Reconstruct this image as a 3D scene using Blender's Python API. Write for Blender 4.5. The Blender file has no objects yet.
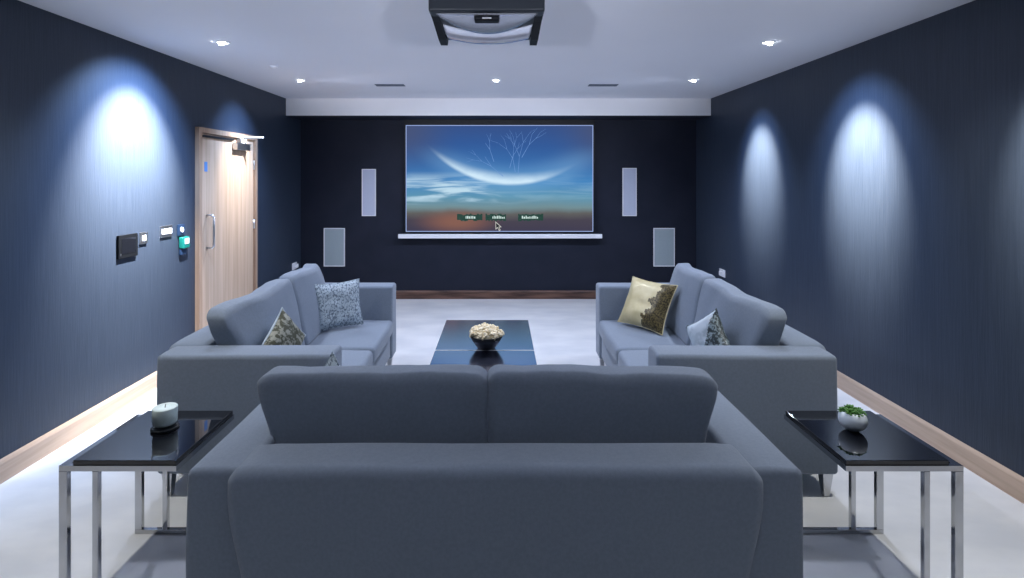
import bpy, bmesh, math, random
from mathutils import Vector, Matrix, noise

C = bpy.context.scene.collection
random.seed(7)
PI = math.pi
XL, XR, YB, YF, H = -2.70, 2.66, 7.32, -1.7, 2.64     # walls, back wall, wall behind the viewer, ceiling
CAM_Z = 1.65

# ------------------------------------------------------------------ materials
def nodes_of(name):
    m = bpy.data.materials.new(name)
    m.use_nodes = True
    nt = m.node_tree
    return m, nt, nt.nodes['Principled BSDF']

def mat(name, col, rough=0.5, metal=0.0, spec=0.5, col2=None, scale=(8, 8, 8), detail=4, bump=0.0, bump_scale=(60, 60, 60),
        emit=None, estr=0.0, trans=0.0, ior=1.45, sheen=0.0, lo=0.35, hi=0.65, coat=0.0):
    m, nt, b = nodes_of(name)
    N, L = nt.nodes, nt.links
    b.inputs['Base Color'].default_value = (*col, 1)
    b.inputs['Roughness'].default_value = rough
    b.inputs['Metallic'].default_value = metal
    b.inputs['Specular IOR Level'].default_value = spec
    b.inputs['Transmission Weight'].default_value = trans
    b.inputs['IOR'].default_value = ior
    b.inputs['Coat Weight'].default_value = coat
    b.inputs['Coat Roughness'].default_value = 0.03
    if sheen:
        b.inputs['Sheen Weight'].default_value = sheen
        b.inputs['Sheen Roughness'].default_value = 0.5
    if emit:
        b.inputs['Emission Color'].default_value = (*emit, 1)
        b.inputs['Emission Strength'].default_value = estr
    tc = None
    def tex(sc, det):
        nonlocal tc
        if tc is None:
            tc = N.new('ShaderNodeTexCoord')
        mp = N.new('ShaderNodeMapping'); mp.inputs['Scale'].default_value = sc
        L.new(tc.outputs['Object'], mp.inputs['Vector'])
        n = N.new('ShaderNodeTexNoise'); n.inputs['Scale'].default_value = 1.0; n.inputs['Detail'].default_value = det
        L.new(mp.outputs['Vector'], n.inputs['Vector'])
        return n
    if col2:
        n = tex(scale, detail)
        r = N.new('ShaderNodeValToRGB')
        r.color_ramp.elements[0].position = lo; r.color_ramp.elements[0].color = (*col, 1)
        r.color_ramp.elements[1].position = hi; r.color_ramp.elements[1].color = (*col2, 1)
        L.new(n.outputs['Fac'], r.inputs['Fac']); L.new(r.outputs['Color'], b.inputs['Base Color'])
    if bump:
        n = tex(bump_scale, 2)
        bp = N.new('ShaderNodeBump'); bp.inputs['Strength'].default_value = bump; bp.inputs['Distance'].default_value = 0.004
        L.new(n.outputs['Fac'], bp.inputs['Height']); L.new(bp.outputs['Normal'], b.inputs['Normal'])
    return m

M = {}
M['wall_side'] = mat('navy_vinyl', (.025, .036, .058), .45, spec=.36, col2=(.034, .047, .072), scale=(110, 110, 3), detail=4, bump=.3, bump_scale=(260, 260, 8))
M['wall_back'] = mat('black_navy_paint', (.013, .017, .030), .62, spec=.25, col2=(.017, .021, .036), scale=(3, 3, 3))
M['ceiling'] = mat('ceiling_paint', (.78, .79, .84), .75, spec=.2, col2=(.80, .81, .86), scale=(1, 1, 1))
M['bulkhead'] = mat('bulkhead_paint', (.84, .84, .85), .7, spec=.2, col2=(.86, .86, .87), scale=(2, 2, 2))
M['floor'] = mat('pale_floor', (.72, .735, .75), .36, spec=.35, col2=(.87, .875, .87), scale=(1.8, 3.4, 1), detail=9, bump=.05, bump_scale=(30, 30, 30))
M['oak'] = mat('oak', (.50, .345, .235), .42, spec=.4, col2=(.62, .45, .32), scale=(30, 30, 1.2), detail=5, bump=.08, bump_scale=(120, 120, 3))
M['oak_rail'] = mat('oak_skirting', (.47, .34, .25), .42, spec=.4, col2=(.60, .45, .34), scale=(30, 1.5, 30), detail=5)
M['oak_frame'] = mat('oak_frame', (.36, .235, .16), .4, spec=.4, col2=(.46, .31, .21), scale=(30, 30, 2), detail=5)
M['dark_wood'] = mat('dark_skirting_wood', (.045, .024, .02), .4, spec=.4, col2=(.19, .105, .075), scale=(2.2, 10, 20), detail=5)
M['fabric'] = mat('grey_sofa_weave', (.198, .236, .288), .9, spec=.12, col2=(.217, .258, .314), scale=(90, 90, 90), detail=2, bump=.25, bump_scale=(480, 480, 480), sheen=.2)
M['chrome'] = mat('chrome', (.52, .53, .55), .08, metal=1)
M['steel'] = mat('brushed_steel', (.58, .60, .63), .3, metal=1, col2=(.66, .68, .71), scale=(4, 60, 60))
M['black_glass'] = mat('black_glass', (.006, .007, .010), .035, spec=.75, coat=.4)
M['table_glass'] = mat('smoked_mirror_glass', (.42, .46, .64), .17, metal=1)
M['black'] = mat('black_plastic', (.006, .007, .009), .45, spec=.08)
M['satin_black'] = mat('satin_black', (.009, .012, .016), .35, spec=.3)
M['white'] = mat('white_plastic', (.88, .89, .92), .35, spec=.5)
M['trim_white'] = mat('white_trim', (.84, .85, .87), .45)  # one even off-white for small trim parts
M['grille_blue'] = mat('pale_grille', (.50, .54, .66), .6, col2=(.56, .60, .72), scale=(400, 400, 400), detail=0, bump=.4, bump_scale=(500, 500, 500))
M['grille_grey'] = mat('grey_green_grille', (.33, .40, .43), .6, col2=(.38, .45, .48), scale=(400, 400, 400), detail=0, bump=.4, bump_scale=(500, 500, 500))
M['lamp'] = mat('lamp_face', (1, 1, 1), .5, emit=(.93, .97, 1), estr=30)
M['slot'] = mat('vent_slot', (.10, .12, .16), .7)
M['green'] = mat('green_case', (.008, .17, .14), .35, spec=.5)
M['blue_case'] = mat('blue_case', (.015, .035, .08), .4)
def clear_glass():
    m, nt, b = nodes_of('clear_glass')
    N, L = nt.nodes, nt.links
    N.remove(b)
    out = [n for n in N if n.type == 'OUTPUT_MATERIAL'][0]
    tr = N.new('ShaderNodeBsdfTransparent'); tr.inputs[0].default_value = (.98, .995, .99, 1)
    gl = N.new('ShaderNodeBsdfGlossy'); gl.inputs['Roughness'].default_value = .03
    fr = N.new('ShaderNodeFresnel'); fr.inputs[0].default_value = 1.5
    mx = N.new('ShaderNodeMixShader')
    ge = N.new('ShaderNodeNewGeometry'); iv = N.new('ShaderNodeMath'); iv.operation = 'SUBTRACT'; iv.inputs[0].default_value = 1
    mu = N.new('ShaderNodeMath'); mu.operation = 'MULTIPLY'
    L.new(ge.outputs['Backfacing'], iv.inputs[1]); L.new(fr.outputs[0], mu.inputs[0]); L.new(iv.outputs[0], mu.inputs[1])
    L.new(mu.outputs[0], mx.inputs[0]); L.new(tr.outputs[0], mx.inputs[1]); L.new(gl.outputs[0], mx.inputs[2]); L.new(mx.outputs[0], out.inputs[0])
    return m
M['glass'] = clear_glass()
M['wax'] = mat('mint_wax', (.82, .92, .90), .45, spec=.3, col2=(.85, .94, .92), scale=(20, 20, 20))
M['pot'] = mat('pale_blue_pot', (.80, .87, .91), .28, spec=.5, coat=.3)
M['soil'] = mat('soil', (.03, .024, .018), .9, col2=(.06, .045, .03), scale=(90, 90, 90))
M['leaf'] = mat('succulent_leaf', (.045, .16, .025), .4, spec=.45, col2=(.11, .27, .05), scale=(30, 30, 30))
M['popcorn'] = mat('popcorn', (.84, .66, .36), .7, spec=.2, col2=(.95, .86, .66), scale=(60, 60, 60), lo=.3, hi=.6)
M['gold'] = mat('gold_satin', (.54, .46, .24), .36, spec=.5, metal=.12, col2=(.66, .58, .35), scale=(9, 9, 9), bump=.3, bump_scale=(220, 220, 220))
M['silver_lens'] = mat('silver_shell', (.42, .44, .48), .25, metal=.8)
M['reflection_pale'] = mat('reflection_gloss', (.80, .83, .92), .08, metal=.45, spec=.8, coat=.8)  # pale finish puts the projector underside's reflection into the colour
M['sticker'] = mat('blue_sticker', (.12, .28, .60), .5)
M['text_white'] = mat('menu_text', (0, 0, 0), .5, emit=(.75, .95, .90), estr=.8)
M['menu_green'] = mat('menu_green', (0, 0, 0), .6, emit=(.010, .045, .030), estr=1, col2=(0, .01, .005), scale=(60, 60, 60))
M['cursor'] = mat('cursor_black', (.004, .004, .004), .6)
M['cursor_edge'] = mat('cursor_edge', (0, 0, 0), .6, emit=(.75, .75, .70), estr=.8)
M['branch_light'] = mat('branch_light', (0, 0, 0), .6, emit=(.13, .28, .62), estr=1)
M['screen_line'] = mat('screen_edge_light', (0, 0, 0), .6, emit=(.33, .44, .78), estr=1)

def pattern_fabric(name, a, b, scale, thr, rough=.6, metal=0.0, kind='voronoi'):
    m, nt, p = nodes_of(name)
    N, L = nt.nodes, nt.links
    tc = N.new('ShaderNodeTexCoord'); mp = N.new('ShaderNodeMapping'); mp.inputs['Scale'].default_value = scale
    L.new(tc.outputs['Object'], mp.inputs['Vector'])
    n = N.new('ShaderNodeTexNoise'); n.inputs['Scale'].default_value = 1; n.inputs['Detail'].default_value = 3; n.inputs['Roughness'].default_value = .7
    L.new(mp.outputs['Vector'], n.inputs['Vector'])
    r = N.new('ShaderNodeValToRGB')
    r.color_ramp.elements[0].position = thr - .04; r.color_ramp.elements[0].color = (*a, 1)
    r.color_ramp.elements[1].position = thr + .04; r.color_ramp.elements[1].color = (*b, 1)
    L.new(n.outputs['Fac'], r.inputs['Fac']); L.new(r.outputs['Color'], p.inputs['Base Color'])
    p.inputs['Roughness'].default_value = rough; p.inputs['Metallic'].default_value = metal
    bp = N.new('ShaderNodeBump'); bp.inputs['Strength'].default_value = .3; bp.inputs['Distance'].default_value = .003
    L.new(n.outputs['Fac'], bp.inputs['Height']); L.new(bp.outputs['Normal'], p.inputs['Normal'])
    return m
M['print_silver'] = pattern_fabric('silver_blue_print', (.11, .145, .19), (.42, .50, .55), (85, 60, 85), .47)
M['print_khaki'] = pattern_fabric('khaki_print', (.07, .072, .04), (.34, .34, .27), (36, 22, 30), .5)
M['print_pale'] = pattern_fabric('pale_blue_cloth', (.44, .52, .57), (.56, .63, .68), (10, 10, 10), .5)
M['print_dark'] = pattern_fabric('dark_sequins', (.03, .045, .05), (.24, .31, .33), (60, 50, 50), .52, .4)
M['sequin_brown'] = pattern_fabric('brown_sequins', (.035, .026, .010), (.16, .125, .05), (80, 80, 80), .5, .35, .3)

def picture_material():
    """The film menu on the screen: dusk sky, crescent, cloud streaks, dark horizon (u, v over the picture)."""
    m = bpy.data.materials.new('projected_picture'); m.use_nodes = True
    nt = m.node_tree; N, L = nt.nodes, nt.links
    for n in list(N): N.remove(n)
    out = N.new('ShaderNodeOutputMaterial'); em = N.new('ShaderNodeEmission')
    L.new(em.outputs[0], out.inputs['Surface'])
    uv = N.new('ShaderNodeUVMap'); uv.uv_map = 'uv'
    sep = N.new('ShaderNodeSeparateXYZ'); L.new(uv.outputs[0], sep.inputs[0])
    U, V = sep.outputs[0], sep.outputs[1]
    def mth(op, a, b=None, c=None):
        n = N.new('ShaderNodeMath'); n.operation = op
        for i, x in enumerate((a, b, c)):
            if x is None: continue
            if isinstance(x, (int, float)): n.inputs[i].default_value = x
            else: L.new(x, n.inputs[i])
        return n.outputs[0]
    def smooth(x, a, b):
        n = N.new('ShaderNodeMapRange'); n.interpolation_type = 'SMOOTHSTEP'
        L.new(x, n.inputs['Value']); n.inputs['From Min'].default_value = a; n.inputs['From Max'].default_value = b
        return n.outputs['Result']
    def mix(f, a, b, typ='MIX'):
        n = N.new('ShaderNodeMix'); n.data_type = 'RGBA'; n.blend_type = typ
        for s, x in ((0, f), (6, a), (7, b)):
            if isinstance(x, tuple): n.inputs[s].default_value = (*x, 1)
            elif isinstance(x, (int, float)): n.inputs[s].default_value = x
            else: L.new(x, n.inputs[s])
        return n.outputs[2]
    def noise_t(sx, sy, det=5, dist=0.0):
        mp = N.new('ShaderNodeMapping'); mp.inputs['Scale'].default_value = (sx, sy, 1)
        L.new(uv.outputs[0], mp.inputs['Vector'])
        n = N.new('ShaderNodeTexNoise'); n.inputs['Scale'].default_value = 1; n.inputs['Detail'].default_value = det
        n.inputs['Distortion'].default_value = dist
        L.new(mp.outputs[0], n.inputs['Vector']); return n.outputs['Fac']
    wob = mth('MULTIPLY_ADD', noise_t(3, 2), .10, -.05)
    vv = mth('ADD', V, wob)
    ramp = N.new('ShaderNodeValToRGB'); L.new(vv, ramp.inputs['Fac'])
    stops = [(0.0, (.055, .050, .085)), (.10, (.068, .060, .085)), (.165, (.12, .12, .12)), (.22, (.17, .27, .30)), (.32, (.115, .30, .44)),
             (.46, (.065, .24, .52)), (.62, (.045, .16, .42)), (.82, (.035, .105, .32)), (1.0, (.04, .085, .25))]
    cr = ramp.color_ramp
    cr.elements[0].position, cr.elements[0].color = stops[0][0], (*stops[0][1], 1)
    cr.elements[1].position, cr.elements[1].color = stops[-1][0], (*stops[-1][1], 1)
    for p, c in stops[1:-1]:
        e = cr.elements.new(p); e.color = (*c, 1)
    col = ramp.outputs['Color']
    # greyer towards both top corners
    side = smooth(mth('ABSOLUTE', mth('SUBTRACT', U, .52)), .22, .55)
    col = mix(mth('MULTIPLY', side, smooth(V, .45, 1.0)), col, (.066, .09, .19))
    # warm ground glow lower left
    du = mth('SUBTRACT', U, .27); dv = mth('SUBTRACT', V, .09)
    rr = mth('SQRT', mth('ADD', mth('MULTIPLY', du, du), mth('MULTIPLY', mth('MULTIPLY', dv, dv), 3.0)))
    warm = mth('SUBTRACT', 1.0, smooth(rr, .02, .27))
    col = mix(mth('MULTIPLY', warm, .85), col, (.27, .125, .09))
    # cloud streaks, left middle and right low
    st = smooth(noise_t(2.6, 15, 6, .8), .42, .66)
    band = mth('MULTIPLY', smooth(V, .22, .34), mth('SUBTRACT', 1.0, smooth(V, .42, .58)))
    leftw = mth('SUBTRACT', 1.0, smooth(U, .30, .62))
    cl = mth('MULTIPLY', mth('MULTIPLY', st, band), mth('ADD', mth('MULTIPLY', leftw, 1.0), .18))
    col = mix(cl, col, (.52, .72, .85))
    # crescent: inside the big circle, outside the smaller one
    X = mth('MULTIPLY', U, 1.787)
    def dist(cx, cy):
        a = mth('SUBTRACT', X, cx); b = mth('SUBTRACT', V, cy)
        return mth('SQRT', mth('ADD', mth('MULTIPLY', a, a), mth('MULTIPLY', b, b)))
    d1 = dist(CRES[0][0], CRES[0][1]); d2 = dist(CRES[1][0], CRES[1][1])
    ins = mth('SUBTRACT', 1.0, smooth(d1, CRES[0][2] - .03, CRES[0][2] + .012))
    outs = smooth(d2, CRES[1][2] - .02, CRES[1][2] + .10)
    cres = mth('MULTIPLY', ins, outs)
    fade = mth('MULTIPLY', smooth(U, .08, .20), mth('SUBTRACT', 1.0, mth('MULTIPLY', smooth(U, .62, .95), .75)))
    below = smooth(V, .80, .72)
    cres = mth('MULTIPLY', mth('MULTIPLY', cres, fade), mth('MULTIPLY_ADD', noise_t(9, 9), 1.0, .55))
    col = mix(mth('MINIMUM', cres, 1.0), col, (.72, .88, .98))
    halo = mth('MULTIPLY', mth('SUBTRACT', 1.0, smooth(mth('ABSOLUTE', mth('SUBTRACT', d1, CRES[0][2] - .04)), .0, .22)), .22)
    col = mix(mth('MULTIPLY', halo, smooth(V, .85, .6)), col, (.30, .60, .90))
    L.new(col, em.inputs['Color']); em.inputs['Strength'].default_value = 1.0
    return m
# crescent circles in picture units (x 0..1.787, y 0..1): outer, inner
CRES = ((1.012, 1.503, 1.069), (1.09, 2.2, 1.650))

# ------------------------------------------------------------------ mesh helpers
def obj(name, bm, material, parent=None, smooth=False, loc=None, rot=None):
    me = bpy.data.meshes.new(name)
    bmesh.ops.recalc_face_normals(bm, faces=bm.faces[:])
    bm.to_mesh(me); bm.free()
    if smooth:
        for p in me.polygons: p.use_smooth = True
    for m in (material if isinstance(material, (list, tuple)) else [material]):
        me.materials.append(M[m] if isinstance(m, str) else m)
    o = bpy.data.objects.new(name, me); C.objects.link(o)
    if parent: o.parent = parent
    if loc: o.location = loc
    if rot: o.rotation_euler = rot
    return o

def thing(name, label, cat, loc=(0, 0, 0), rotz=0.0, group=None):
    o = bpy.data.objects.new(name, None); C.objects.link(o)
    o.empty_display_size = .1
    o.location = loc; o.rotation_euler = (0, 0, rotz)
    o['label'] = label; o['category'] = cat
    if group: o['group'] = group
    return o

def tag(o, label, cat, group=None, kind=None):
    o['label'] = label; o['category'] = cat
    if group: o['group'] = group
    if kind: o['kind'] = kind
    return o

def copy_tree(o, parent=None):
    c = o.copy(); C.objects.link(c)
    if parent: c.parent = parent
    for ch in list(o.children): copy_tree(ch, c)
    return c

def box(bm, x0, x1, y0, y1, z0, z1):
    v = [bm.verts.new((x, y, z)) for x in (x0, x1) for y in (y0, y1) for z in (z0, z1)]
    for f in ((0, 1, 3, 2), (4, 6, 7, 5), (0, 4, 5, 1), (2, 3, 7, 6), (0, 2, 6, 4), (1, 5, 7, 3)):
        bm.faces.new([v[i] for i in f])
    return bm

def bbox(x0, x1, y0, y1, z0, z1, bev=0.0, seg=2):
    bm = bmesh.new(); box(bm, x0, x1, y0, y1, z0, z1)
    if bev: bmesh.ops.bevel(bm, geom=bm.edges[:], offset=bev, segments=seg, affect='EDGES', profile=.6)
    return bm

def soft(h, r, n=(6, 6, 6), arc=4, f=None, c=(0, 0, 0)):
    """Rounded box of half size h, edge radius r, finely divided; f(p, h) -> p shapes it further."""
    bm = bmesh.new()
    ax = []
    for k in range(3):
        rr = min(r, h[k] * .98); inn = h[k] - rr
        a = [inn + rr * math.tan(PI / 4 * (i / arc)) for i in range(1, arc + 1)]
        ax.append([-x for x in reversed(a)] + [-inn + 2 * inn * i / n[k] for i in range(n[k] + 1)] + a)
    seen = {}
    def vert(q):
        key = tuple(round(x, 6) for x in q)
        if key in seen: return seen[key]
        cl = [max(-(h[k] - min(r, h[k] * .98)), min(h[k] - min(r, h[k] * .98), q[k])) for k in range(3)]
        rk = [min(r, h[k] * .98) for k in range(3)]
        d = Vector([(q[k] - cl[k]) / rk[k] for k in range(3)])
        if d.length > 1e-9: d.normalize()
        p = Vector([cl[k] + d[k] * rk[k] for k in range(3)])
        if f: p = f(p, h)
        v = bm.verts.new(p + Vector(c)); seen[key] = v
        return v
    for k in range(3):
        a, b = (k + 1) % 3, (k + 2) % 3
        for s in (-1, 1):
            for i in range(len(ax[a]) - 1):
                for j in range(len(ax[b]) - 1):
                    qs = []
                    for di, dj in ((0, 0), (1, 0), (1, 1), (0, 1)):
                        q = [0, 0, 0]; q[k] = s * h[k]; q[a] = ax[a][i + di]; q[b] = ax[b][j + dj]
                        qs.append(vert(q))
                    try: bm.faces.new(qs if s > 0 else qs[::-1])
                    except ValueError: pass
    return bm

def lathe(prof, seg=32, bm=None, c=(0, 0, 0), cap=True):
    bm = bm or bmesh.new()
    rings = []
    for (r, z) in prof:
        rings.append([bm.verts.new((c[0] + r * math.cos(2 * PI * i / seg), c[1] + r * math.sin(2 * PI * i / seg), c[2] + z)) for i in range(seg)])
    for a, b in zip(rings, rings[1:]):
        for i in range(seg):
            bm.faces.new((a[i], a[(i + 1) % seg], b[(i + 1) % seg], b[i]))
    if cap:
        bm.faces.new(rings[0][::-1]); bm.faces.new(rings[-1])
    return bm

def tube(pts, r, seg=10, bm=None):
    bm = bm or bmesh.new()
    pts = [Vector(p) for p in pts]
    rings = []
    for i, p in enumerate(pts):
        t = (pts[min(i + 1, len(pts) - 1)] - pts[max(i - 1, 0)]).normalized()
        u = t.orthogonal().normalized() if i == 0 else (u - t * u.dot(t)).normalized()
        w = t.cross(u)
        rings.append([bm.verts.new(p + r * (math.cos(2 * PI * k / seg) * u + math.sin(2 * PI * k / seg) * w)) for k in range(seg)])
    for a, b in zip(rings, rings[1:]):
        for k in range(seg): bm.faces.new((a[k], a[(k + 1) % seg], b[(k + 1) % seg], b[k]))
    bm.faces.new(rings[0][::-1]); bm.faces.new(rings[-1])
    return bm

def prism(poly, axis, a0, a1, bm=None):
    """Extrude a 2-D polygon along an axis (0 x, 1 y, 2 z)."""
    bm = bm or bmesh.new()
    def P(p, a):
        q = list(p); q.insert(axis, a); return bm.verts.new(q)
    A = [P(p, a0) for p in poly]; B = [P(p, a1) for p in poly]
    n = len(poly)
    bm.faces.new(A[::-1]); bm.faces.new(B)
    for i in range(n): bm.faces.new((A[i], A[(i + 1) % n], B[(i + 1) % n], B[i]))
    return bm

def struct(name, bm, m, parent=None, label=None):
    o = obj(name, bm, m, parent)
    if not parent: o['kind'] = 'structure'
    if label: o['label'] = label
    return o

def ss(a, b, x):
    t = max(0, min(1, (x - a) / (b - a))); return t * t * (3 - 2 * t)

# ------------------------------------------------------------------ the room
struct('floor', bbox(XL - .1, XR + .1, YF - .1, YB + .1, -.12, 0), 'floor', label='pale polished floor with faint cloudy veins')
ceiling = struct('ceiling', bbox(XL - .1, XR + .1, YF - .1, YB + .1, H, H + .12), 'ceiling', label='smooth white painted ceiling')
struct('wall_left', bbox(XL - .1, XL, YF - .1, YB + .1, 0, H), 'wall_side', label='navy textured wall on the left with the oak door')
struct('wall_right', bbox(XR, XR + .1, YF - .1, YB + .1, 0, H), 'wall_side', label='navy textured wall on the right washed by two downlights')
struct('wall_back', bbox(XL, XR, YB, YB + .1, 0, H), 'wall_back', label='nearly black wall behind the screen')
struct('wall_front', bbox(XL, XR, YF - .1, YF, 0, H), 'wall_side')
bulk = struct('trim_1', bbox(XL, XR, 6.81, YB, 2.425, H), 'bulkhead', label='white boxed bulkhead along the top of the back wall')
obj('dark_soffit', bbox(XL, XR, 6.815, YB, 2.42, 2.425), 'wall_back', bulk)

def skirting(name, prof, axis, a0, a1, m, label):
    return struct(name, prism(prof, axis, a0, a1), m, label=label)
sk = [(0, 0), (.018, 0), (.018, .105), (.013, .116), (.006, .125), (0, .125)]
DY0, DY1 = 4.78, 5.93                                   # door frame along the left wall
base_l = skirting('baseboard_left', [(XL + a, z) for a, z in sk], 1, YF, DY0 - .002, 'oak_rail', 'light oak skirting along the left wall')
obj('baseboard_run', prism([(XL + a, z) for a, z in sk], 1, DY1 + .002, YB - .02), 'oak_rail', base_l)
skirting('baseboard_right', [(XR - a, z) for a, z in sk], 1, YF, YB - .02, 'oak_rail', 'light oak skirting along the right wall')
skirting('baseboard_back', [(YB - a, z * .9) for a, z in sk], 0, XL, XR, 'dark_wood', 'dark reddish wood skirting under the screen')

# ------------------------------------------------------------------ the door in the left wall
door = struct('door_1', bbox(XL - .03, XL + .014, DY0 + .05, DY1 - .05, .006, 2.045, .003), 'oak', label='light oak flush door in the left wall')
fr = bmesh.new()
box(fr, XL - .02, XL + .038, DY0, DY0 + .048, 0, 2.095)
box(fr, XL - .02, XL + .038, DY1 - .048, DY1, 0, 2.095)
box(fr, XL - .02, XL + .038, DY0 + .048, DY1 - .048, 2.048, 2.095)
obj('door_frame', fr, 'oak_frame', door)
hx = XL + .014
obj('pull_handle', tube([(hx, 4.945, 1.30), (hx + .05, 4.945, 1.30), (hx + .065, 4.945, 1.285), (hx + .065, 4.945, 1.015), (hx + .05, 4.945, 1.00), (hx, 4.945, 1.00)], .010, 12), 'steel', door, smooth=True)
for z in (1.78, 1.14, .26):
    obj('hinge', tube([(XL + .022, DY1 - .052, z - .05), (XL + .022, DY1 - .052, z + .05)], .009, 10), 'steel', door, smooth=True)
obj('door_sign', bbox(hx, hx + .002, 4.905, 4.955, 1.70, 1.79, .0005), 'sticker', door)
clo = obj('door_closer', bbox(hx, hx + .055, 5.42, 5.70, 1.925, 1.995, .006), 'steel', door)
obj('closer_track', bbox(hx + .002, hx + .02, 4.86, 5.42, 2.012, 2.030, .003), 'satin_black', door)
obj('closer_bracket', bbox(hx + .002, hx + .05, 5.50, 5.62, 1.995, 2.045, .004), 'trim_white', door)
obj('closer_arm', tube([(hx + .05, 5.56, 2.05), (hx + .20, 5.64, 2.062), (hx + .215, 5.645, 2.062)], .010, 8), 'trim_white', clo, smooth=True)

# ------------------------------------------------------------------ wall plates
def plate_left(name, label, cat, y0, y1, z0, z1, m, t=.012, group=None):
    e = thing(name, label, cat, (XL, (y0 + y1) / 2, z0), group=group)
    hy = (y1 - y0) / 2
    obj('face_plate', bbox(0, t, -hy, hy, 0, z1 - z0, .002), m, e)  # the fitting's visible face plate, flat on the wall
    return e
tp = plate_left('touch_panel', 'black wall touch panel, leftmost of the fittings beside the door', 'touch panel', 3.80, 4.00, 1.07, 1.235, 'black', .018)
obj('display', bbox(.018, .0195, -.072, .078, .03, .14, .0005), 'black_glass', tp)
obj('button', bbox(.018, .021, -.088, -.078, .02, .035, .001), 'steel', tp)
sw = plate_left('light_switch', 'small square steel light switch just right of the black touch panel', 'switch', 4.035, 4.12, 1.145, 1.232, 'steel')
obj('rocker', bbox(.012, .017, -.018, .018, .022, .066, .002), 'white', sw)
dp = plate_left('double_switch', 'wide steel double switch plate between touch panel and door', 'switch', 4.285, 4.43, 1.165, 1.258, 'steel')
for s in (-.032, .032):
    obj('rocker', bbox(.012, .018, s - .028, s + .028, .026, .068, .002), 'white', dp)
cr = plate_left('exit_button', 'small dark blue button plate above the green call point', 'button', 4.51, 4.60, 1.16, 1.25, 'blue_case', .016)
obj('push_button', prism([(.022 * math.cos(a * PI / 8) , .045 + .022 * math.sin(a * PI / 8)) for a in range(16)], 0, .016, .022), 'white', cr)
gp = thing('call_point', 'green emergency call point box with dark lower block beside the door frame', 'call point', (XL, 4.575, 1.0))
obj('green_case', soft((.022, .05, .05), .012, (1, 1, 1), 3, c=(.026, 0, .095)), 'green', gp, smooth=True)
obj('clear_panel', bbox(.048, .051, -.03, .03, .085, .13, .001), 'white', gp)
obj('dark_lower_block', soft((.014, .042, .034), .012, (1, 1, 1), 3, c=(.0145, -.004, .022)), 'blue_case', gp, smooth=True)  # dark block set below the green case
def socket(x, y, z, s, label):
    e = thing('wall_socket', label, 'socket', (x, y, z), 0 if s > 0 else PI, 'wall sockets near the back corners')
    obj('face_plate', bbox(0, .01, -.075, .075, 0, .088, .002), 'white', e)
    obj('plug', soft((.018, .024, .026), .008, (1, 1, 1), 3, c=(.03, .02, .044)), 'white', e, smooth=True)
socket(XL, 7.08, .44, 1, 'white socket low on the left wall beyond the door, above the sofa back')
socket(XR, 6.45, .46, -1, 'white socket low on the right wall, peeking over the right sofa cushions')

# ------------------------------------------------------------------ in-wall speakers
def speaker(name, label, px0, px1, py0, py1, grille):
    k = YB / 540
    x0, x1 = (px0 - 500) * k, (px1 - 500) * k
    z0, z1 = CAM_Z - (py1 - 177) * k, CAM_Z - (py0 - 177) * k
    e = thing(name, label, 'speaker', ((x0 + x1) / 2, YB, z0), group='in-wall speakers around the screen')
    hw, hh = (x1 - x0) / 2, z1 - z0
    f = bmesh.new()
    box(f, -hw, -hw + .012, -.014, 0, 0, hh); box(f, hw - .012, hw, -.014, 0, 0, hh)
    box(f, -hw + .012, hw - .012, -.014, 0, 0, .012); box(f, -hw + .012, hw - .012, -.014, 0, hh - .012, hh)
    obj('frame', f, 'trim_white', e)
    obj('grille', bbox(-hw + .012, hw - .012, -.011, 0, .012, hh - .012), grille, e)
speaker('wall_speaker', 'tall narrow pale wall speaker just left of the screen', 362, 376, 169, 216, 'grille_blue')
speaker('wall_speaker', 'tall narrow pale wall speaker just right of the screen', 622.3, 636.5, 168, 216, 'grille_blue')
speaker('wall_speaker', 'shorter wide grey wall speaker low on the left, above the patterned cushion', 324, 345, 228, 266.3, 'grille_grey')
speaker('wall_speaker', 'shorter wide grey wall speaker low on the right, above the right sofa cushions', 653.3, 674.5, 228, 266.3, 'grille_grey')

# ------------------------------------------------------------------ projection screen
def sx(px, d): return (px - 500) * d / 540
def sz(py, d): return CAM_Z - (py - 177) * d / 540
DS = 7.24
scr = thing('projection_screen', 'wide projection screen on the back wall showing a crescent in a blue dusk sky', 'screen', (sx(499.5, DS), DS, 0))
ox = sx(499.5, DS)
x0, x1, z0, z1 = sx(406.5, DS) - ox, sx(592.5, DS) - ox, sz(231, DS), sz(125.8, DS)
obj('screen_cloth', bbox(x0 - .03, x1 + .03, .004, .008, sz(235, DS), 2.42), 'satin_black', scr)
bm = bmesh.new()
vs = [bm.verts.new(p) for p in ((x0, 0, z0), (x1, 0, z0), (x1, 0, z1), (x0, 0, z1))]
vb = [bm.verts.new(p) for p in ((x0, .003, z0), (x1, .003, z0), (x1, .003, z1), (x0, .003, z1))]
f0 = bm.faces.new(vs); bm.faces.new(vb[::-1])
for i in range(4): bm.faces.new((vs[i], vb[i], vb[(i + 1) % 4], vs[(i + 1) % 4]))
uvl = bm.loops.layers.uv.new('uv')
for f in bm.faces:
    for l in f.loops:
        l[uvl].uv = ((l.vert.co.x - x0) / (x1 - x0), (l.vert.co.z - z0) / (z1 - z0))
pic = obj('projected_picture', bm, picture_material(), scr)
pw, ph = x1 - x0, z1 - z0
bm = bmesh.new(); w = .009
box(bm, x0 - w, x1 + w, -.003, .003, z1, z1 + w); box(bm, x0 - w, x1 + w, -.003, .003, z0 - w, z0)
box(bm, x0 - w, x0, -.003, .003, z0, z1); box(bm, x1, x1 + w, -.003, .003, z0, z1)
obj('picture_border', bm, 'screen_line', scr)
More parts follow.
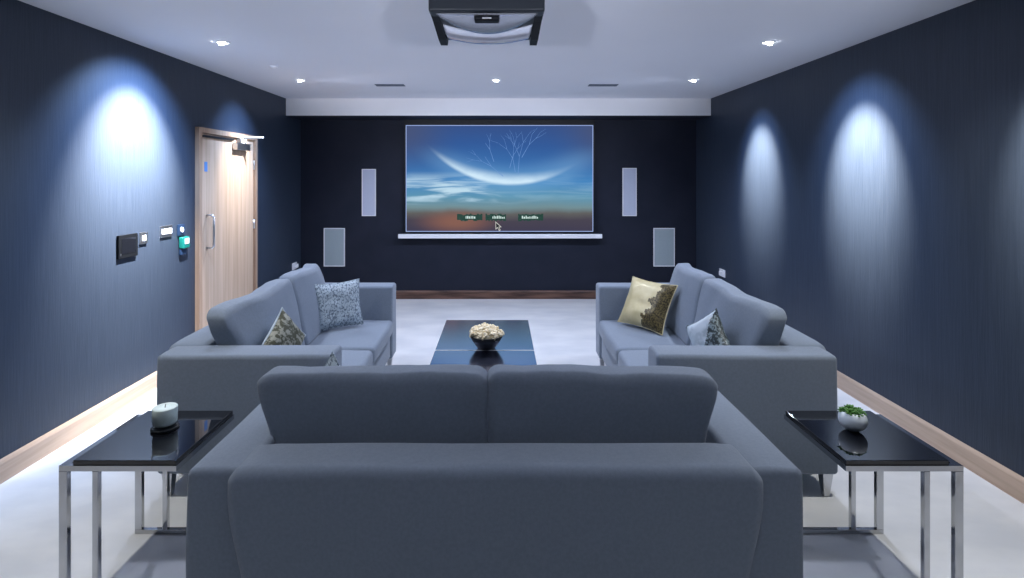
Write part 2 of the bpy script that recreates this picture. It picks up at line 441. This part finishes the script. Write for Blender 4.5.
# bare branches in the upper middle of the picture
br = bmesh.new()
def strip(p, q, wd):
    p, q = Vector(p), Vector(q); t = (q - p).normalized(); n = Vector((-t.z, 0, t.x)) * wd
    a = [br.verts.new(v) for v in (p - n, p + n, q + n * .5, q - n * .5)]
    br.faces.new(a)
def P(u, v): return (x0 + u * pw, -.0012, z0 + v * ph)
def twig(u, v, ang, ln, wd, dep):
    u2, v2 = u + ln * math.cos(ang) / 1.787, v + ln * math.sin(ang)
    if v2 > .985 or dep == 0: 
        if v2 > .985: return
    strip(P(u, v), P(u2, v2), wd)
    if dep > 0:
        for s in (-1, 1):
            if random.random() < .8:
                twig(u2, v2, ang + s * random.uniform(.15, .5), ln * random.uniform(.6, .95), wd * .72, dep - 1)
for u, v, a, l in ((.60, .54, 1.50, .17), (.585, .56, 1.75, .13), (.555, .60, 1.3, .12), (.52, .52, 2.45, .15), (.47, .66, 1.9, .12), (.62, .70, 1.05, .14)):
    twig(u, v, a, l, .0038, 3)
obj('branches', br, 'branch_light', pic)
# menu buttons with unreadable small lettering, and the mouse pointer
for (u0, u1, tu0, tu1) in ((.272, .408, .318, .365), (.425, .535, .462, .53), (.60, .735, .62, .70)):
    g = bmesh.new()
    hz = z0 + .128 * ph; hh = .058 * ph
    for k in range(14):
        a = u0 + (u1 - u0) * k / 14; b = a + (u1 - u0) / 14
        lo = random.uniform(-.2, .25) * hh; up = random.uniform(-.2, .25) * hh
        xa, xb = x0 + a * pw, x0 + b * pw
        box(g, xa, xb, -.002, 0, hz - hh / 2 + lo * .6, hz + hh / 2 + up * .6)
    mb = obj('menu_button', g, 'menu_green', pic)
    t = bmesh.new(); u = tu0
    while u < tu1:
        wd = random.uniform(.004, .008); hgt = random.uniform(.014, .028) * ph
        box(t, x0 + u * pw, x0 + (u + wd) * pw, -.0032, -.0022, hz - .01 * ph, hz - .01 * ph + hgt)
        u += wd + .003
    obj('menu_text', t, 'text_white', mb)
cu, cv = x0 + .478 * pw, z0 + .092 * ph
arrow = [(0, 0), (.003, -.125), (.032, -.098), (.055, -.145), (.078, -.133), (.056, -.09), (.094, -.086)]
cur = obj('mouse_pointer', prism([(cu + a * .9, cv + b * .9) for a, b in arrow], 1, -.0035, -.001), 'cursor_edge', pic)
inner = [(.008, -.02), (.011, -.105), (.032, -.084), (.055, -.128), (.064, -.122), (.045, -.079), (.072, -.078)]
obj('pointer_fill', prism([(cu + a * .9, cv + b * .9) for a, b in inner], 1, -.0045, -.0036), 'cursor', cur)
obj('bottom_bar', bbox(sx(398.3, DS) - ox, sx(602, DS) - ox, -.022, .014, sz(238.3, DS), sz(234, DS), .006), 'white', scr)

# ------------------------------------------------------------------ sofas
def make_sofa(name, label, W=1.95, D=.93, group='grey sofas around the coffee table', seed=0, slump=1.0, cdx=0.0):
    s = thing(name, label, 'sofa', group=group)
    rnd = random.Random(seed)
    hw = W / 2; aw = .19; inn = hw - aw
    def wob(p, amt, sc=4.0):
        q = Vector((p.x + seed * 3.1, p.y, p.z)) * sc
        return p + Vector((noise.noise(q), noise.noise(q + Vector((9, 2, 5))), noise.noise(q + Vector((3, 7, 1))))) * amt
    # base rail between the arms
    obj('base', soft((inn + .01, (D - .06) / 2, .10), .015, (6, 4, 2), 2, c=(0, D / 2 + .01, .233)), 'fabric', s, smooth=True)
    # arms
    for sg in (-1, 1):
        def f(p, h, sg=sg):
            q = Vector(p)
            q.z += .006 * math.cos(p.x / h[0] * PI / 2) * ss(0, h[2], p.z)
            q.x += .006 * math.copysign(1, p.x) * math.cos(p.z / h[2] * PI / 2)
            return wob(q, .004, 3)
        obj('armrest', soft((aw / 2, D / 2, .305), .022, (3, 10, 6), 4, f, (sg * (hw - aw / 2), D / 2, .425)), 'fabric', s, smooth=True)
    # back panel, flared and rounded towards its top corners, slightly proud of the arms
    def fb(p, h):
        q = Vector(p)
        t = (p.z + h[2]) / (2 * h[2])
        q.x *= 1 + .074 * ss(.25, .88, t)
        cx = abs(p.x) / h[0]
        q.z -= .020 * ss(.93, 1.0, cx) * ss(.6, 1, t)
        q.y -= .012 * math.cos(p.x / h[0] * PI / 2) * math.sin(t * PI)
        pass
        return wob(q, .005, 2.5)
    obj('backrest', soft((inn + .0, .098, .315), .036, (24, 4, 14), 5, fb, (0, .070, .434)), 'fabric', s, smooth=True)
    # two seat cushions
    cw = inn / 2
    for k, sg in enumerate((-1, 1)):
        def fs(p, h):
            q = Vector(p)
            a, b = p.x / h[0], p.y / h[1]
            if p.z > 0: q.z += .028 * (1 - a * a) * (1 - b * b)
            q.y += .012 * (1 - a * a) * (1 if p.y > 0 else 0)
            return wob(q, .006, 5)
        obj('seat_cushion', soft((cw - .003, (D - .17) / 2, .062), .034, (10, 10, 2), 4, fs, (sg * cw, .17 + (D - .17) / 2 + .006, .395)), 'fabric', s, smooth=True)
    # two leaning back cushions, fuller at the top and reaching over the arm
    for k, sg in enumerate((-1, 1)):
        def fc(p, h, sg=sg, k=k):
            q = Vector(p)
            a, b, c2 = p.x / h[0], p.z / h[2], p.y / h[1]
            t = (b + 1) / 2
            bul = (1 - a * a) * (1 - b * b)
            q.y += (.035 if p.y > 0 else -.02) * bul * abs(c2)
            if p.x * sg > 0: q.x += sg * (.048 if slump > .5 else .046) * ss(.45, .95, t) * abs(a) ** 3      # overhang above the arm
            else: q.x += -sg * .008 * (1 - b * b)
            if p.z > 0:
                q.z += .014 * (1 - a * a) * b + .004
                q.z -= .010 * math.exp(-((a * sg - .1) / .35) ** 2) * b
            q.y = q.y * (1 - .50 * t) - .055 * t - .065 * slump * ss(.2, 1.0, a * sg) * t     # a wedge, the outer top corner slumped back
            q.z -= slump * (.014 * a * sg + .014 * ss(.86, 1.0, a * sg) + .008 * ss(.85, 1, -a * sg)) * t
            return wob(wob(q, .007, 3.0), .006, 9)
        obj('back_cushion', soft((cw - .001, .110, .240), .040, (16, 4, 10), 5, fc, (sg * cw + cdx, .345, .697)), 'fabric', s, smooth=True)
    # chrome legs
    for x in (-hw + .035, hw - .035):
        for y in (.05, D - .05):
            bm = bmesh.new()
            vs = []
            for z, r in ((0, .014), (.145, .028)):
                vs.append([bm.verts.new((x + a * r, y + b * r, z)) for a, b in ((-1, -1), (1, -1), (1, 1), (-1, 1))])
            bm.faces.new(vs[0][::-1]); bm.faces.new(vs[1])
            for i in range(4): bm.faces.new((vs[0][i], vs[0][(i + 1) % 4], vs[1][(i + 1) % 4], vs[1][i]))
            obj('leg', bm, 'chrome', s)
    return s
sofa_f = make_sofa('sofa', 'grey two-seat sofa seen from behind, facing the screen', 1.94, .925, seed=1, slump=.15, cdx=-.026)
sofa_f.location = (-.016, 1.69, 0)
sofa_l = make_sofa('sofa', 'grey sofa along the left wall in front of the oak door', 1.94, .90, seed=2)
sofa_l.location = (-1.785, 3.735, 0); sofa_l.rotation_euler = (0, 0, -PI / 2 + .022)
sofa_r = make_sofa('sofa', 'grey sofa along the right wall with the gold cushion on it', 1.94, .93, seed=3)
sofa_r.location = (1.75, 3.735, 0); sofa_r.rotation_euler = (0, 0, PI / 2 - .014)

# ------------------------------------------------------------------ scatter cushions
def pillow(label, a, b, up, size, thick, mats, split=None, name='scatter_cushion', roll=0.0):
    """Square cushion whose lower edge runs from a to b and which rises along up; mats = (front, back)."""
    a, b, up = Vector(a), Vector(b), Vector(up)
    X = (b - a); wd = X.length; X.normalize()
    U = (up - X * up.dot(X)).normalized(); Nn = X.cross(U)
    cen = (a + b) / 2 + U * size / 2
    n = 40 if split else 22
    if roll:
        X, U = X * math.cos(roll) + U * math.sin(roll), U * math.cos(roll) - X * math.sin(roll)
    def build(which):
        bm = bmesh.new()
        g = [[None] * (n + 1) for _ in range(n + 1)]
        for i in range(n + 1):
            for j in range(n + 1):
                x, y = -1 + 2 * i / n, -1 + 2 * j / n
                t = max(0.0, (1 - x ** 4) * (1 - y ** 4)) ** .75
                px = x * (1 - .085 * (1 - y * y) * x * x); py = y * (1 - .085 * (1 - x * x) * y * y)
                z = which * thick / 2 * t + .010 * noise.noise(Vector((x * 2.2 + wd * 31, y * 2.2, which))) * t
                g[i][j] = bm.verts.new((px * wd / 2, py * size / 2, z))
        for i in range(n):
            for j in range(n):
                f = bm.faces.new((g[i][j], g[i + 1][j], g[i + 1][j + 1], g[i][j + 1]))
                if split and which > 0:
                    cx = -1 + 2 * (i + .5) / n; cy = -1 + 2 * (j + .5) / n
                    f.material_index = 1 if split(cx, cy) else 0
        return bm
    e = thing(name, label, 'cushion', cen, group='scatter cushions on the sofas')
    R = Matrix((X, U, Nn)).transposed()
    e.rotation_euler = R.to_euler()
    obj('cushion_front', build(1), mats[0], e, smooth=True)
    obj('cushion_back', build(-1), mats[1], e, smooth=True)
    edge = []
    for x, y in [(-1 + 2 * i / n, -1) for i in range(n)] + [(1, -1 + 2 * i / n) for i in range(n)] + [(1 - 2 * i / n, 1) for i in range(n)] + [(-1, 1 - 2 * i / n) for i in range(n + 1)]:
        px = x * (1 - .085 * (1 - y * y) * x * x); py = y * (1 - .085 * (1 - x * x) * y * y)
        edge.append((px * wd / 2, py * size / 2, 0))
    obj('piping', tube(edge, .004, 6), mats[1], e, smooth=True)
    return e
pillow('silver and blue mottled cushion in the far corner of the left sofa', (-1.375, 4.01, .492), (-1.075, 4.25, .492), (-.10, .22, 1), .355, .09, ('print_silver', 'print_silver'))
def corner_pillow(label, cx, cy, zc, X, lean, size, thick, mats, roll, split=None):
    X = Vector(X).normalized(); up = Vector(lean).normalized(); cen = Vector((cx, cy, zc))
    a = cen - X * size / 2 - up * size / 2; b = cen + X * size / 2 - up * size / 2
    return pillow(label, a, b, lean, size, thick, mats, split, roll=roll)
corner_pillow('khaki patterned cushion tucked behind the near arm of the left sofa', -1.270, 3.17, .684, (.30, .95, 0), (-.14, .02, 1), .275, .11, ('print_khaki', 'print_pale'), .70)
pillow('shiny gold cushion with a dark sequinned side on the right sofa', (.945, 4.33, .491), (1.19, 3.96, .491), (.46, .22, 1), .385, .13, (('gold', 'sequin_brown'), 'gold'), split=lambda x, y: x - .25 * y + .35 * noise.noise(Vector((x * 4, y * 4, 2))) > .36)
corner_pillow('pale blue cushion with dark sequin edge behind the right sofa near arm', 1.230, 3.17, .690, (.40, -.92, 0), (.14, .02, 1), .275, .11, (('print_pale', 'print_dark'), 'print_dark'), .62, split=lambda x, y: x * .81 - y * .58 > .22)
corner_pillow('pale mottled cushion tip peeking over the left end of the front sofa', -.725, 2.36, .682, (-.80, .60, 0), (-.06, .0, 1), .29, .07, ('print_silver', 'print_silver'), .75)

# ------------------------------------------------------------------ coffee table
TX0, TX1, TY0, TYM, TY1, TZ = -.468, .246, 3.06, 3.895, 4.72, .40
ct = thing('coffee_table', 'long low black glass coffee table of two panels between the sofas', 'coffee table', ((TX0 + TX1) / 2, (TY0 + TY1) / 2, 0))
hx_, hy_, ym = (TX1 - TX0) / 2, (TY1 - TY0) / 2, TYM - (TY0 + TY1) / 2
obj('glass_panel', bbox(-hx_, hx_, -hy_, ym - .004, TZ - .016, TZ, .002), 'table_glass', ct)
obj('glass_panel', bbox(-hx_, hx_, ym + .004, hy_, TZ - .016, TZ, .002), 'table_glass', ct)
obj('joint_strip', bbox(-hx_, hx_, ym - .004, ym + .004, TZ - .014, TZ + .001), 'trim_white', ct)
fr = bmesh.new()
box(fr, -hx_ + .03, hx_ - .03, -hy_ + .03, -hy_ + .06, TZ - .05, TZ - .016); box(fr, -hx_ + .03, hx_ - .03, hy_ - .06, hy_ - .03, TZ - .05, TZ - .016)
box(fr, -hx_ + .03, -hx_ + .06, -hy_ + .06, hy_ - .06, TZ - .05, TZ - .016); box(fr, hx_ - .06, hx_ - .03, -hy_ + .06, hy_ - .06, TZ - .05, TZ - .016)
obj('frame', fr, 'satin_black', ct)
for a in (-1, 1):
    for b in (-1, 0, 1):
        xx, yy = a * (hx_ - .05), b * (hy_ - .05) if b else ym
        obj('leg', bbox(xx - .02, xx + .02, yy - .02, yy + .02, 0, TZ - .05, .002), 'satin_black', ct)

# bowl of popcorn
bx, by, bz = -.100, 3.945, TZ
bowl = lathe([(.055, .0), (.062, .004), (.070, .012), (.100, .055), (.126, .100), (.120, .100), (.095, .057), (.062, .018), (.02, .014)], 40, cap=True)
bowl = obj('bowl', bowl, 'satin_black', smooth=True, loc=(bx, by, bz))
tag(bowl, 'black tapered bowl on the coffee table, heaped with popcorn', 'bowl')
pc = bmesh.new()
rp = random.Random(3)
def kernel(bm, c, r):
    for k in range(4):
        o = Vector((rp.uniform(-1, 1), rp.uniform(-1, 1), rp.uniform(-1, 1))).normalized() * r * .55
        res = bmesh.ops.create_icosphere(bm, subdivisions=1, radius=r * rp.uniform(.5, .75))
        for v in res['verts']:
            v.co = v.co * (1 + .25 * noise.noise(v.co * 90 + o * 50)) + Vector(c) + o
for k in range(230):
    a = rp.uniform(0, 2 * PI); rr = math.sqrt(rp.random()) * .118
    top = .098 + .062 * (1 - (rr / .135) ** 2)
    lay = rp.choice((0, 0, 0, .016))
    zz = top - lay + rp.uniform(-.008, .008)
    lim = .118 - max(0, .10 - zz) * .6
    rr = min(rr, lim)
    kernel(pc, (rr * math.cos(a), rr * math.sin(a), zz), rp.uniform(.012, .017))
lathe([(.05, .03), (.088, .07), (.105, .098), (.07, .135), (.01, .145)], 16, bm=pc)
tag(obj('popcorn', pc, 'popcorn', smooth=True, loc=(bx, by, bz)), 'heap of cream popcorn filling the black bowl', 'popcorn', kind='stuff')

# ------------------------------------------------------------------ side tables
def make_side_table(label, s):
    """s = +1: the legs stand on the +x side (towards the right wall)."""
    x_out, x_in, y0, y1, zt = .225, -.225, -.225, .225, .548
    t = thing('side_table', label, 'side table', group='chrome side tables with black glass tops')
    def X(a, b): return (min(s * a, s * b), max(s * a, s * b))
    obj('glass_top', bbox(*X(x_in + .004, x_out - .052), y0 + .004, y1 - .004, zt - .002, zt + .016, .002), 'black_glass', t)
    f = bmesh.new()
    box(f, *X(x_in, x_out), y0, y0 + .02, zt - .024, zt - .003); box(f, *X(x_in, x_out), y1 - .02, y1, zt - .024, zt - .003)
    box(f, *X(x_in, x_in + .012), y0 + .02, y1 - .02, zt - .024, zt - .003); box(f, *X(x_out - .032, x_out), y0 + .02, y1 - .02, zt - .024, zt - .003)
    box(f, *X(x_out - .052, x_out - .032), y0 + .02, y1 - .02, zt - .022, zt - .005)
    obj('top_frame', f, 'chrome', t)
    for yy in (y0, y1 - .02):
        obj('leg', bbox(*X(x_out - .032, x_out), yy, yy + .02, .02, zt - .024, .0015), 'chrome', t)
        obj('leg', bbox(*X(x_out - .150, x_out - .128), yy, yy + .02, .02, zt - .024, .0015), 'chrome', t)
        obj('base_rail', bbox(*X(x_in, x_out), yy, yy + .02, 0, .02, .0015), 'chrome', t)
    return t
st_r = make_side_table('chrome side table by the right wall holding a small succulent', 1); st_r.location = (1.548, 2.29, 0)
st_l = make_side_table('chrome side table by the left wall holding a glass candle', -1); st_l.location = (-1.463, 2.29, 0)
ZT = .564
# candle
can = thing('candle', 'pale mint candle in a clear glass on the left side table', 'candle', (-1.445, 2.33, ZT))
obj('coaster', lathe([(.050, 0), (.054, .003), (.054, .010), (.050, .013)], 36), 'satin_black', can, smooth=False)
jar = [(.038, .0132), (.046, .016), (.049, .03), (.0515, .122), (.0495, .122), (.047, .032), (.042, .022), (.01, .021)]
obj('glass', lathe(jar, 40), 'glass', can, smooth=True)
wx = obj('wax', lathe([(.040, .0225), (.0462, .031), (.0482, .092), (.046, .095), (.008, .092)], 36), 'wax', can, smooth=True)
obj('wick', tube([(0, 0, .090), (.001, 0, .100), (.003, 0, .106)], .0014, 6), 'black', can)
# succulent
pl = thing('potted_succulent', 'small green succulent in a round pale pot on the right side table', 'plant', (1.512, 2.315, ZT))
prof = [(.020, 0)] + [(.062 * math.sin(a), .052 - .052 * math.cos(a)) for a in [PI * i / 22 for i in range(5, 16)]] + [(.043, .087), (.040, .078)]
obj('pot', lathe(prof, 40), 'pot', pl, smooth=True)
obj('soil', lathe([(.001, .074), (.043, .077), (.043, .080), (.001, .083)], 24), 'soil', pl, smooth=True)
lf = bmesh.new()
def leaf(bm, c, az, el, ln, wd):
    d = Vector((math.cos(az) * math.cos(el), math.sin(az) * math.cos(el), math.sin(el)))
    side = Vector((-math.sin(az), math.cos(az), 0)); nn = side.cross(d)
    rings = []
    for t, w in ((0, .25), (.3, .75), (.65, 1), (.88, .6), (1, .05)):
        p = Vector(c) + d * ln * t + nn * (-.12 * ln * t * t) * -1
        rings.append([bm.verts.new(p + side * wd * w * math.cos(k * PI / 3) + nn * wd * .45 * w * math.sin(k * PI / 3)) for k in range(6)])
    for a, b in zip(rings, rings[1:]):
        for k in range(6): bm.faces.new((a[k], a[(k + 1) % 6], b[(k + 1) % 6], b[k]))
    bm.faces.new(rings[0][::-1]); bm.faces.new(rings[-1])
rl = random.Random(11)
for (cx, cy, cz, sc) in ((-.022, -.012, .082, 1.0), (.024, -.014, .080, .95), (.0, .022, .084, 1.05), (-.036, .018, .080, .8), (.038, .014, .08, .8), (.002, -.030, .080, .8)):
    for ring, (cnt, el, ln) in enumerate(((7, .25, .034), (6, .7, .030), (4, 1.15, .024))):
        for k in range(cnt):
            leaf(lf, (cx, cy, cz), 2 * PI * k / cnt + ring * .5 + rl.uniform(-.2, .2), el + rl.uniform(-.12, .12), ln * sc, .0085 * sc)
obj('foliage', lf, 'leaf', pl, smooth=True)
pl.scale = (.88, .88, .95)

# ------------------------------------------------------------------ projector under the ceiling
pj = thing('projector', 'large black ceiling projector with a curved front, above the front sofa', 'projector', (-.058, 2.33, 2.33))
hwp = .252
def loft(sections, bm=None):
    bm = bm or bmesh.new(); R = [[bm.verts.new(p) for p in s] for s in sections]
    n = len(R[0])
    for a, b in zip(R, R[1:]):
        for i in range(n): bm.faces.new((a[i], a[(i + 1) % n], b[(i + 1) % n], b[i]))
    bm.faces.new(R[0][::-1]); bm.faces.new(R[-1]); return bm
obj('body', bbox(-hwp, hwp, 0, .50, .035, .225, .012, 3), 'satin_black', pj)
# narrow side cheeks hanging below the body
for sgn in (-1, 1):
    poly = [(.06, .036), (.50, .036), (.47, .002), (.36, .004), (.14, .030)]
    c = loft([[(sgn * xx, y, z) for y, z in poly] for xx in (hwp - .004, hwp - .040)])
    obj('side_cheek', c, 'black', pj)
# silver dish of the underside bulging down, a dark band, an added pale visor painting the underside's reflection
def sheet(f0, f1, zf, top, half, nj=10, ni=28):
    bm = bmesh.new(); rows = []
    for jj in range(nj + 1):
        v = jj / nj; rows.append([])
        for ii in range(ni + 1):
            u = -1 + 2 * ii / ni
            rows[-1].append(bm.verts.new((u * half, f0(u) + v * (f1(u) - f0(u)), zf(u, v))))
    for a, b in zip(rows, rows[1:]):
        for k in range(ni): bm.faces.new((a[k], a[k + 1], b[k + 1], b[k]))
    edge = rows[0] + [r[-1] for r in rows[1:]] + rows[-1][-2::-1] + [r[0] for r in rows[-2:0:-1]]
    up = [bm.verts.new((v.co.x, v.co.y, top)) for v in edge]
    for k in range(len(edge)):
        m_ = (k + 1) % len(edge)
        if (edge[k].co - edge[m_].co).length > 1e-6: bm.faces.new((edge[k], edge[m_], up[m_], up[k]))
    return bm
obj('silver_dish', sheet(lambda u: .03, lambda u: .045 + .235 * (1 - u * u), lambda u, v: .032 - .022 * math.sin(v * PI * .55) * (1 - u * u), .045, .222), 'silver_lens', pj, smooth=True)
obj('reflection_visor', sheet(lambda u: .20 + .12 * (1 - u * u), lambda u: .385 + .12 * (1 - u * u), lambda u, v: .030 - .014 * v - .004 * math.sin(v * PI), .05, .21), 'reflection_pale', pj, smooth=True)
obj('rear_sensor', soft((.056, .03, .012), .01, (2, 2, 1), 3, c=(0, .060, .018)), 'black', pj, smooth=True)
obj('badge', bbox(-.02, .02, .026, .034, .010, .018, .001), 'chrome', pj)
lens = lathe([(.07, 0), (.075, .02), (.06, .03), (.05, .012), (.002, .006)], 32)
bmesh.ops.rotate(lens, verts=lens.verts[:], cent=(0, 0, 0), matrix=Matrix.Rotation(-PI / 2, 3, 'X'))
obj('lens', lens, 'black_glass', pj, smooth=True, loc=(0, .50, .13))
obj('mount_pole', lathe([(.03, .225), (.03, .296), (.09, .298), (.09, .309)], 24, c=(0, .25, 0)), 'white', pj)

# ------------------------------------------------------------------ ceiling fittings and the light they give, plus added fill lamps
NEUTRAL, BLUE = (1.0, .99, .95), (.71, .78, 1.0)
def spot(parent, x, y, tx, ty, tz, power, deg, blend, col, r=.03, z=H - .035):
    l = bpy.data.lights.new('downlight_or_fill', 'SPOT')
    l.energy = power; l.spot_size = math.radians(deg); l.spot_blend = blend; l.color = col; l.shadow_soft_size = r
    o = bpy.data.objects.new('downlight_or_fill', l); C.objects.link(o)
    d = Vector((tx - x, ty - y, tz - z))
    o.rotation_euler = d.to_track_quat('-Z', 'Y').to_euler()
    if parent:
        o.parent = parent; o.location = (0, 0, z - parent.location.z)
    else: o.location = (x, y, z)
    return o
def downlight(x, y, label, tilt):
    e = thing('downlight', label, 'downlight', (x, y, H), group='recessed ceiling downlights')
    obj('trim_ring', lathe([(.033, 0), (.033, -.004), (.040, -.007), (.048, -.005), (.050, 0)], 32, cap=False), 'trim_white', e, smooth=True)
    obj('gimbal', lathe([(.002, -.0005), (.033, -.001)], 24, cap=False), 'slot', e)
    b = lathe([(.020, .004), (.024, -.002), (.024, -.010), (.002, -.011)], 24)
    obj('lamp', b, 'lamp', e, smooth=True, rot=(0, tilt * .35, 0), loc=(tilt * .010, 0, -.004))
    return e
FILL_UP = 950
ROWS = [(3.96, 'near'), (5.51, 'far')]
LP = dict(wl=(1650, 150), wr=(1350, 1000), fl=75, cen=85)
for i, (y, w) in enumerate(ROWS):
    for x, sd in ((-2.03, -1), (1.965, 1)):
        lab = ('downlight %s the left wall, washing the wall beside the %s' % (('nearer on', 'wall plates') if i == 0 else ('farther along', 'oak door head'))) if sd < 0 else \
              ('downlight %s' % ('nearest the right wall at the wider wall glow' if i == 0 else 'by the right wall near the bulkhead'))
        e = downlight(x, y, lab, sd)
        wx_ = XL if sd < 0 else XR
        spot(e, x, y, wx_, y, 1.70 if sd < 0 and i == 0 else 1.72, (LP['wl'] if sd < 0 else LP['wr'])[i], (65 if (sd < 0 and i == 0) else 46), 1.0, (1, .92, .80))
        spot(e, x, y, wx_, y, 1.74, (430, 150)[i] if sd < 0 else (150, 130)[i], (96 if sd < 0 else 76) if i == 0 else (80 if sd < 0 else 66), 1, (.40, .60, 1))
        spot(e, x, y, x * .3, y, 0, LP['fl'] * (1.15 if i else 1), 150 if i else 126, .7 if i else 1, BLUE, z=H - .05)
e = downlight(-.04, 5.51, 'middle downlight of the far row, centred before the screen', 0)
spot(e, -.04, 5.51, -.04, 5.4, 0, LP['cen'], 172, .6, BLUE, z=H - .05)
# further rows of the same fittings, over and behind the viewer, and one above the projector
rest = [(-.04, 3.96, BLUE, 60), (-2.03, 2.41, NEUTRAL, 95), (1.965, 2.41, NEUTRAL, 95), (-2.03, .86, NEUTRAL, 10), (1.965, .86, NEUTRAL, 10)]
for x, y, c, p in rest:
    obj('downlight_ring', lathe([(.002, -.001), (.030, -.001), (.040, -.007), (.050, -.001)], 24, c=(x, y, H), cap=False), 'trim_white', ceiling)
    spot(None, x, y, x, y, 0, p, 125, 1, c, z=H - .04)
spot(None, 1.965, 2.41, XR, 2.41, 1.75, 400, 50, 1, (1, .94, .84))
# two added fill lamps, unseen behind the viewer, brighten ceiling and bulkhead
wf = bpy.data.objects['wall_front']
for x in (-1.4, 1.4):
    obj('fill_uplighter', lathe([(.03, 0), (.09, .10), (.085, .10), (.03, .012)], 24, c=(x, YF + .10, 1.22), cap=False), 'white', wf, smooth=True)
    spot(None, x, YF + .10, x * .6, YF + 4.2, 2.90, FILL_UP, 46, .6, (.80, .84, 1), r=.08, z=1.30)
for x in (-1.182, 1.108):
    e = thing('ceiling_vent', 'dark slot air vent in the ceiling %s of the middle downlight' % ('left' if x < 0 else 'right'), 'vent', (x, 5.81, H), group='slot vents before the bulkhead')
    f = bmesh.new()
    box(f, -.155, .155, -.055, -.047, -.006, 0); box(f, -.155, .155, .047, .055, -.006, 0)
    box(f, -.155, -.147, -.047, .047, -.006, 0); box(f, .147, .155, -.047, .047, -.006, 0)
    obj('frame', f, 'slot', e)
    obj('backing', bbox(-.147, .147, -.047, .047, -.002, 0), 'slot', e)
    for k in range(4):
        obj('slat', bbox(-.147, .147, -.04 + k * .022, -.028 + k * .022, -.005, -.003), 'slot', e)
tag(obj('smoke_detector', lathe([(.034, 0), (.034, -.008), (.022, -.014), (.006, -.022), (.001, -.022)], 24), 'white', smooth=True, loc=(-2.02, 4.82, H)), 'tiny white ceiling sensor between the two left downlights', 'sensor')

# ------------------------------------------------------------------ world, camera
w = bpy.data.worlds.new('World'); bpy.context.scene.world = w; w.use_nodes = True
w.node_tree.nodes['Background'].inputs[0].default_value = (0, 0, 0, 1)
cam = bpy.data.cameras.new('Camera'); co = bpy.data.objects.new('Camera', cam); C.objects.link(co)
co.location = (0, 0, CAM_Z); co.rotation_euler = (PI / 2, 0, 0)
cam.sensor_width = 36; cam.lens = 540 / 1024 * 36
cam.shift_x = 12 / 1024; cam.shift_y = -112 / 1024; cam.clip_start = .02
S = bpy.context.scene
S.camera = co
S.view_settings.view_transform = 'Standard'; S.view_settings.look = 'None'
S.view_settings.gamma = 1; S.view_settings.use_curve_mapping = False
S.view_settings.exposure = 0
S.cycles.use_denoising = True
S.cycles.max_bounces = 8
S.cycles.caustics_reflective = False; S.cycles.caustics_refractive = False
